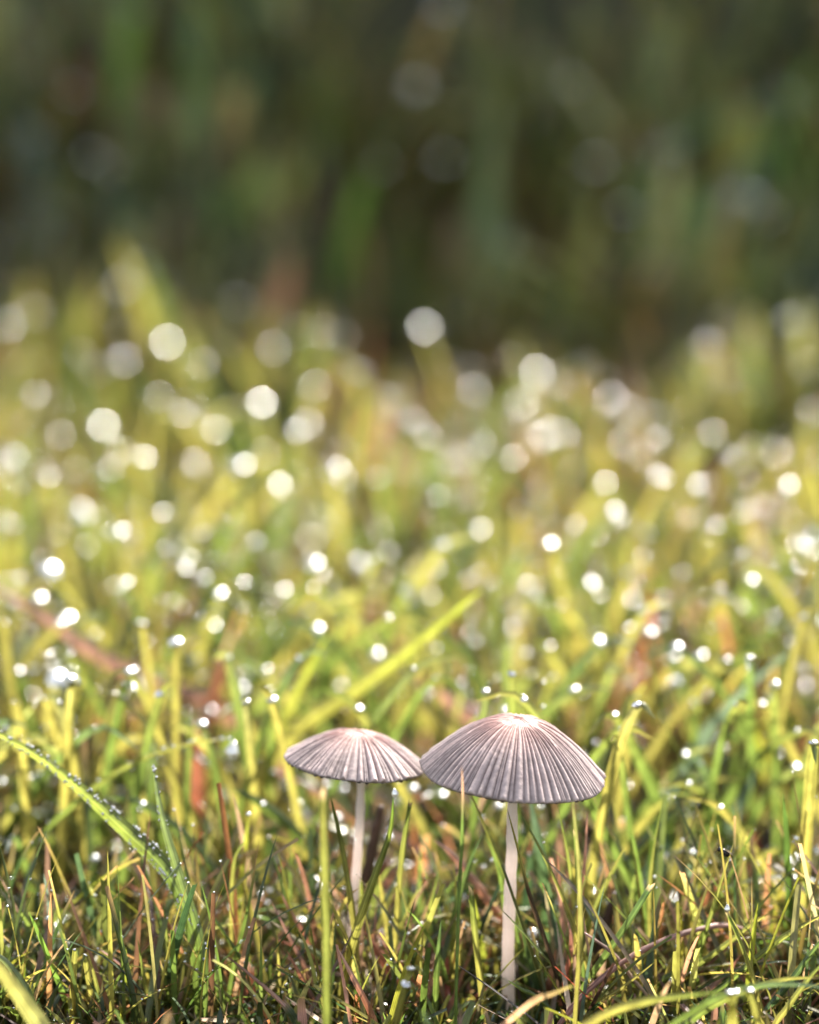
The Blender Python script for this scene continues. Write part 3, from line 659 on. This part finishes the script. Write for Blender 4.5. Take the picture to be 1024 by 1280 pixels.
for k, (x, y, dm, br) in enumerate(DISC):
    zz = random.uniform(.027, .040)
    rad = (dm * .1e-3) * (.20 + .16 * br) * DROP_K
    carried_drop(x, y, max(rad, .00035), zz, k)
for k in range(430):
    y = random.uniform(430, 980) if k < 290 else random.uniform(980, 1200); x = random.uniform(-10, 1034)
    if 345 < x < 770 and y > 900: continue
    if y < 560 and (540 < x < 880 or k % 3): continue
    carried_drop(x, y, random.uniform(.0003, .0009) if y < 900 else random.uniform(.0002, .00045), random.uniform(.022, .037), 1000 + k, False)

nv = len(EXTRA_B[0][0])
tag(link('grass', mesh_np('grass', np.concatenate([q[0] for q in EXTRA_B]), np.concatenate([q[1] + nv * i for i, q in enumerate(EXTRA_B)]),
    np.concatenate([q[2] for q in EXTRA_B]), np.concatenate([q[3] for q in EXTRA_B]), M_GRASS)), 'slender dewy blades scattered between the larger dewdrop blades', 'grass', kind='stuff')
tag(link('dew', mesh_np('dew', np.concatenate(EXTRA_D), np.concatenate([DROP_F + len(DROP_V) * i for i in range(len(EXTRA_D))]), mat=M_DEW)),
    'lesser dewdrops scattered on slender blades across the lawn', 'dew', kind='stuff')

# ------------------------------------------------------------------ insect
def insect():
    Pp = at_y(*r3(672, 612), -.003)
    root = link('insect', None); root.location = Pp; root.rotation_euler = (0, math.radians(38), math.radians(10))
    tag(root, 'tiny black insect clinging to the tip of the sturdy green blade', 'insect')
    def ell(name, c, s, mat, parent=root):
        bm = bmesh.new(); bmesh.ops.create_uvsphere(bm, u_segments=16, v_segments=10, radius=1)
        for v in bm.verts: v.co = Vector((v.co.x * s[0], v.co.y * s[1], v.co.z * s[2])) + Vector(c)
        for f in bm.faces: f.smooth = True
        me = bpy.data.meshes.new(name); bm.to_mesh(me); bm.free(); me.materials.append(mat); return link(name, me, parent)
    k = .00100
    b = ell('body', (.1 * k, 0, 0), (.75 * k, .42 * k, .42 * k), M_FLY)
    ell('head', (-.80 * k, 0, -.05 * k), (.28 * k, .32 * k, .30 * k), M_FLY)
    for s in (-1, 1):
        ell('wing', (.35 * k, s * .28 * k, .36 * k), (.80 * k, .26 * k, .05 * k), M_WING)
        for q in (-.4, 0, .4):
            pts = [Vector((q * k, s * .3 * k, -.2 * k)), Vector((q * 1.5 * k, s * .75 * k, -.1 * k)), Vector((q * 1.8 * k, s * .8 * k, -.85 * k))]
            V, F, _ = tube_arrays(pts, [.05 * k, .045 * k, .03 * k], 6)
            link('leg', mesh_np('leg', V, F, mat=M_FLY), root)
        V, F, _ = tube_arrays([Vector((-1.0 * k, s * .12 * k, .1 * k)), Vector((-1.25 * k, s * .3 * k, .3 * k)), Vector((-1.5 * k, s * .35 * k, .35 * k))], [.03 * k, .025 * k, .02 * k], 6)
        link('antenna', mesh_np('antenna', V, F, mat=M_FLY), root)
insect()

# ------------------------------------------------------------------ the turf: grass nobody could count
def field(name, label, Xb, Yb, length, width, colr, bend, az, lean, nseg, mat, roll=None, seed=0):
    """vectorised strips: arrays over n blades."""
    r = np.random.default_rng(seed); n = len(Xb)
    s = np.linspace(0, 1, nseg + 1)[None, :]                       # base -> tip
    ang = lean[:, None] + bend[:, None] * s                        # angle from vertical along the blade
    ds = length[:, None] / nseg
    hx = np.concatenate([np.zeros((n, 1)), np.cumsum(np.sin((ang[:, 1:] + ang[:, :-1]) / 2) * ds, 1)], 1)
    hz = np.concatenate([np.zeros((n, 1)), np.cumsum(np.cos((ang[:, 1:] + ang[:, :-1]) / 2) * ds, 1)], 1)
    dx, dy = np.cos(az), np.sin(az)
    cen = np.stack([Xb[:, None] + hx * dx[:, None], Yb[:, None] + hx * dy[:, None], gz(Xb, Yb)[:, None] + np.maximum(hz, .0004) - .002 * (s == 0)], -1)
    tw = r.uniform(-.9, .9, n)[:, None] * s + (roll if roll is not None else r.uniform(-.6, .6, n))[:, None]
    side = np.stack([-dy[:, None] * np.cos(tw), dx[:, None] * np.cos(tw), np.sin(tw) * .6], -1)
    nrm = np.stack([-np.cos(ang) * dx[:, None], -np.cos(ang) * dy[:, None], np.sin(ang)], -1)
    cut = (r.uniform(0, 1, n) < .45)[:, None]
    prof = np.where(cut, .75 + .25 * np.sin(np.pi * s), np.sqrt(np.clip(1 - s ** 2.2, 0.0009, 1))) * (.65 + .35 * np.minimum(1, s * 5))
    W = width[:, None] * prof * .5
    Vl = cen - side * W[..., None] + nrm * (W * .45)[..., None]
    Vr = cen + side * W[..., None] + nrm * (W * .45)[..., None]
    V = np.stack([Vl, cen, Vr], 2).reshape(-1, 3)
    k = (nseg + 1) * 3
    i0 = (np.arange(n) * k)[:, None, None] + (np.arange(nseg) * 3)[None, :, None] + np.arange(2)[None, None, :]
    F = np.stack([i0, i0 + 1, i0 + 4, i0 + 3], -1).reshape(-1, 4)
    tipb = r.uniform(0, 1, n) < .22
    C = np.repeat(colr[:, None, :], nseg + 1, 1)
    f = (np.clip((s - .8) / .2, 0, 1) * tipb[:, None])[..., None]
    C = C * (1 - f) + np.array([.38, .24, .14]) * f
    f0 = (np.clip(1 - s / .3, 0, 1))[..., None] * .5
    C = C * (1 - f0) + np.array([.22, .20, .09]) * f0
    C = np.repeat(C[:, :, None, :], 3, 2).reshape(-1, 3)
    UV = np.stack(np.broadcast_arrays(np.array([0, .5, 1.])[None, None, :], s[..., None] + np.zeros((n, 1, 1))), -1).reshape(-1, 2)
    o = link(name, mesh_np(name, V, F, C=C, UV=UV, mat=mat)); tag(o, label, 'grass', kind='stuff'); return o

PAL = np.array([YG, YG, YG, LG, GR, GR, GR, DG, BG, (.16, .17, .03), tuple(.75 * q for q in OR), tuple(.65 * q for q in PK), tuple(.55 * q for q in ST), (.20, .18, .06)])
PW = np.array([6, 5, 4, 3, 5, 4, 3, 2, 1.6, 3, 3.4, 3.0, 2.0, 1.8]); PW = PW / PW.sum()
def pick(n, r, pal=PAL, pw=PW):
    c = pal[r.choice(len(pal), n, p=pw)]
    return np.clip(c * r.uniform(.45, 1.45, (n, 1)) * r.uniform(.88, 1.12, (n, 3)), 0, .8)
PW2 = np.array([2, 2, 1, .6, 5, 5, 4, 5, 2, 3, 1.6, 2.2, 1.6, 2.5]); PW2 = PW2 / PW2.sum()   # the deeper turf round the mushrooms
def clump(x, y):
    return .5 + .25 * np.sin(x * 61 + 1.7 * np.sin(y * 43)) + .25 * np.sin(y * 57 + 2.1 * np.sin(x * 37 + 1))

def scatter_dew(c, rd, label):
    m = len(c)
    la = np.linspace(-1.5, 1.5, 5)[:, None]; lo = np.arange(8)[None, :] * math.pi / 4
    sp = np.stack([np.cos(la) * np.cos(lo), np.cos(la) * np.sin(lo), np.sin(la) * .7 + 0 * lo], -1).reshape(-1, 3)
    DV = (c[:, None, :] + sp[None] * rd[:, None, None]).reshape(-1, 3)
    e_, a_ = np.meshgrid(np.arange(4), np.arange(8), indexing='ij')
    q = np.stack([e_ * 8 + a_, e_ * 8 + (a_ + 1) % 8, (e_ + 1) * 8 + (a_ + 1) % 8, (e_ + 1) * 8 + a_], -1).reshape(-1, 4)
    DF = (np.arange(m)[:, None, None] * 40 + q[None]).reshape(-1, 4)
    tag(link('dew', mesh_np('dew', DV, DF, mat=M_DEW)), label, 'dew', kind='stuff')
def build_turf():
    # sunlit lawn behind the mushrooms
    r = np.random.default_rng(21)
    n = 62000
    X = r.uniform(-.24, .24, n); Y = r.uniform(.012, .36, n)
    k = clump(X, Y)
    big = .5 + .5 * np.sin(X * 92 + 2.2 * np.sin(Y * 47 + .6)) * np.sin(Y * 66 + 1.6 * np.sin(X * 58))
    keep = r.uniform(0, 1, n) < (.12 + .88 * k ** 1.3) * (.35 + .65 * big) * np.clip(.4 + (Y - .012) / .09, 0, 1); X, Y, k, big = X[keep], Y[keep], k[keep], big[keep]; n = len(X)
    near = np.clip((Y - .012) / .05, 0, 1)
    ln = (.007 + .013 * near + r.gamma(2.2, .0032, n)) * (.75 + .5 * k) * (.72 + .42 * big); ln = np.clip(ln, .005, .038)
    wd = (.0005 + r.gamma(1.6, .00042, n)).clip(.0005, .0024) * (.75 + .25 * near)
    bend = np.abs(r.normal(0, .75, n)); az = r.uniform(0, 2 * np.pi, n); lean = np.abs(r.normal(.22, .55, n))
    cl = pick(n, r); c2 = pick(n, r, PAL, PW2); nearm = (r.uniform(0, 1, n) > near * (.55 + .75 * big))[:, None]; cl = np.where(nearm, c2, cl)
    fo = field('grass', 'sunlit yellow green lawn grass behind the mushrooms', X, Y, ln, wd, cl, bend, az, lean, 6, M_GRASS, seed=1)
    # fine dew: tiny beads on the tips of these blades
    co = np.zeros(len(fo.data.vertices) * 3, np.float32); fo.data.vertices.foreach_get('co', co)
    tips = co.reshape(n, 7, 3, 3)[:, 6, 1, :]
    wgt = np.where(tips[:, 2] > .009, 1.0, .2) * np.clip(1.3 - Y / .22, .12, 1)
    sel = r.choice(n, 4500, replace=False, p=wgt / wgt.sum()); c = tips[sel]
    rd = (.00012 + r.gamma(1.5, .00015, 4500)).clip(.0001, .0009) * (1 + .9 * np.clip(Y[sel] / .2, 0, 1))
    scatter_dew(c, rd, 'fine dew beads scattered over the lawn grass tips')
    # turf round the mushroom feet: short and mixed with straw
    r = np.random.default_rng(22)
    n = 4500
    X = r.uniform(-.13, .13, n); Y = r.uniform(-.012, .016, n)
    d = np.minimum(np.hypot(X, Y), np.hypot(X + .0195, Y - .008))
    ln = r.uniform(.003, .009, n) + r.uniform(0, .010, n) * np.clip((np.abs(X + .008) - .03) / .03, 0, 1)
    ln = np.where((Y < .004) & (np.abs(X) < .008), np.minimum(ln, .0045), ln)
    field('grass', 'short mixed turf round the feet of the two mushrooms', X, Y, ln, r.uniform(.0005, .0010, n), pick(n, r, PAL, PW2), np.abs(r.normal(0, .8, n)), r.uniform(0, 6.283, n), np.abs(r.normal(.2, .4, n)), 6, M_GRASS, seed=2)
    # finer, longer blades standing in the plane of the mushrooms
    r = np.random.default_rng(31)
    n = 900
    X = r.uniform(-.075, .06, n); Y = r.uniform(-.012, .022, n)
    keep = ~((Y < .006) & (np.abs(X) < .004)); X, Y = X[keep], Y[keep]; n = len(X)
    ln = r.uniform(.009, .024, n) + r.uniform(0, .009, n) * (np.abs(X + .009) > .024)
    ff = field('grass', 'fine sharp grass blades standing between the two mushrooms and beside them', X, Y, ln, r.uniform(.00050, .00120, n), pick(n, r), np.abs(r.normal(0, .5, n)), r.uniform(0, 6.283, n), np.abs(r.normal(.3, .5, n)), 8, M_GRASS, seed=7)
    co = np.zeros(len(ff.data.vertices) * 3, np.float32); ff.data.vertices.foreach_get('co', co); co = co.reshape(n, 9, 3, 3)
    i_ = r.integers(0, n, 700); j_ = r.integers(3, 9, 700); k_ = r.integers(0, 3, 700)
    scatter_dew(co[i_, j_, k_], r.uniform(.00008, .00024, 700), 'tiny dew beads on the fine blades round the mushrooms')
    # close-cropped turf nearer than the mushrooms
    r = np.random.default_rng(23)
    n = 14000
    X = r.uniform(-.22, .22, n); Y = r.uniform(-.40, -.010, n)
    ln = np.minimum(.004 + .36 * np.abs(Y), .026) * r.uniform(.5, 1.0, n)
    field('grass', 'close cropped turf in front of the mushrooms', X, Y, ln, r.uniform(.0007, .0016, n), pick(n, r), np.abs(r.normal(0, .8, n)), r.uniform(0, 6.283, n), np.abs(r.normal(.2, .4, n)), 5, M_GRASS, seed=3)
    # taller shaded grass further back
    r = np.random.default_rng(24)
    n = 9000
    Y = .31 + .5 * r.uniform(0, 1, n) ** 1.2; X = r.uniform(-.34, .34, n)
    k = clump(X * .7, Y * .7)
    keep = r.uniform(0, 1, n) < .15 + .85 * k; X, Y, k = X[keep], Y[keep], k[keep]; n = len(X)
    ln = (.012 + r.gamma(2.2, .007, n)) * (.5 + .9 * k); ln = np.clip(ln, .008, .045)
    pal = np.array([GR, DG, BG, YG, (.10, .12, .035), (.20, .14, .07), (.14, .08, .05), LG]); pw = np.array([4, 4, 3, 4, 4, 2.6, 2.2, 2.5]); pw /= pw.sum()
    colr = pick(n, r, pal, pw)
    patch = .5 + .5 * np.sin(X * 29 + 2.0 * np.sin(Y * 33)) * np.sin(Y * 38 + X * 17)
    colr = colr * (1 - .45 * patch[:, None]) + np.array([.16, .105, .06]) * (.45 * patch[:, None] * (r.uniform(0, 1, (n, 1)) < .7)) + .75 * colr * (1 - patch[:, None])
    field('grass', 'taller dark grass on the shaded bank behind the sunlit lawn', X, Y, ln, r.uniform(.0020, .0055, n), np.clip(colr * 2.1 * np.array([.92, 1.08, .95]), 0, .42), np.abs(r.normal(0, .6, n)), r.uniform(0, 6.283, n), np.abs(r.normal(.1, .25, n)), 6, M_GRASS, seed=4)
    # heavy drops on the bank, dull because only the sky lights them
    fb = bpy.data.objects[[o.name for o in col_main.objects if o.get('label', '').startswith('taller dark grass')][0]]
    co = np.zeros(len(fb.data.vertices) * 3, np.float32); fb.data.vertices.foreach_get('co', co)
    tp = co.reshape(n, 7, 3, 3)[:, 6, 1, :]; tp = tp[(Y < .42) & (np.abs(X) < .12)]
    tp = tp[r.choice(len(tp), 120, replace=False)]; rb = r.uniform(.0006, .0016, 120)
    tag(link('dew', mesh_np('dew', (tp[:, None, :] + DROP_V[None] * rb[:, None, None]).reshape(-1, 3), (np.arange(120)[:, None, None] * len(DROP_V) + DROP_F[None]).reshape(-1, 3), mat=M_DEW)),
        'dull dewdrops on the dark grass of the shaded bank', 'dew', kind='stuff')
    # dead thatch lying between the blades
    r = np.random.default_rng(25)
    n = 8000
    X = r.uniform(-.16, .16, n); Y = r.uniform(-.10, .30, n)
    pal = np.array([OR, PK, ST, BR, RD, DB]); pw = np.array([2, 3, 3, 3, 1.5, 1.5]); pw /= pw.sum()
    ln = r.uniform(.006, .022, n)
    field('thatch', 'dead brown and pink straw lying between the grass blades', X, Y, ln, r.uniform(.0004, .0011, n), pick(n, r, pal, pw), r.uniform(-.2, .35, n), r.uniform(0, 6.283, n), np.clip(r.normal(1.2, .25, n), .4, 1.5), 4, M_STRAW, seed=5)
build_turf()
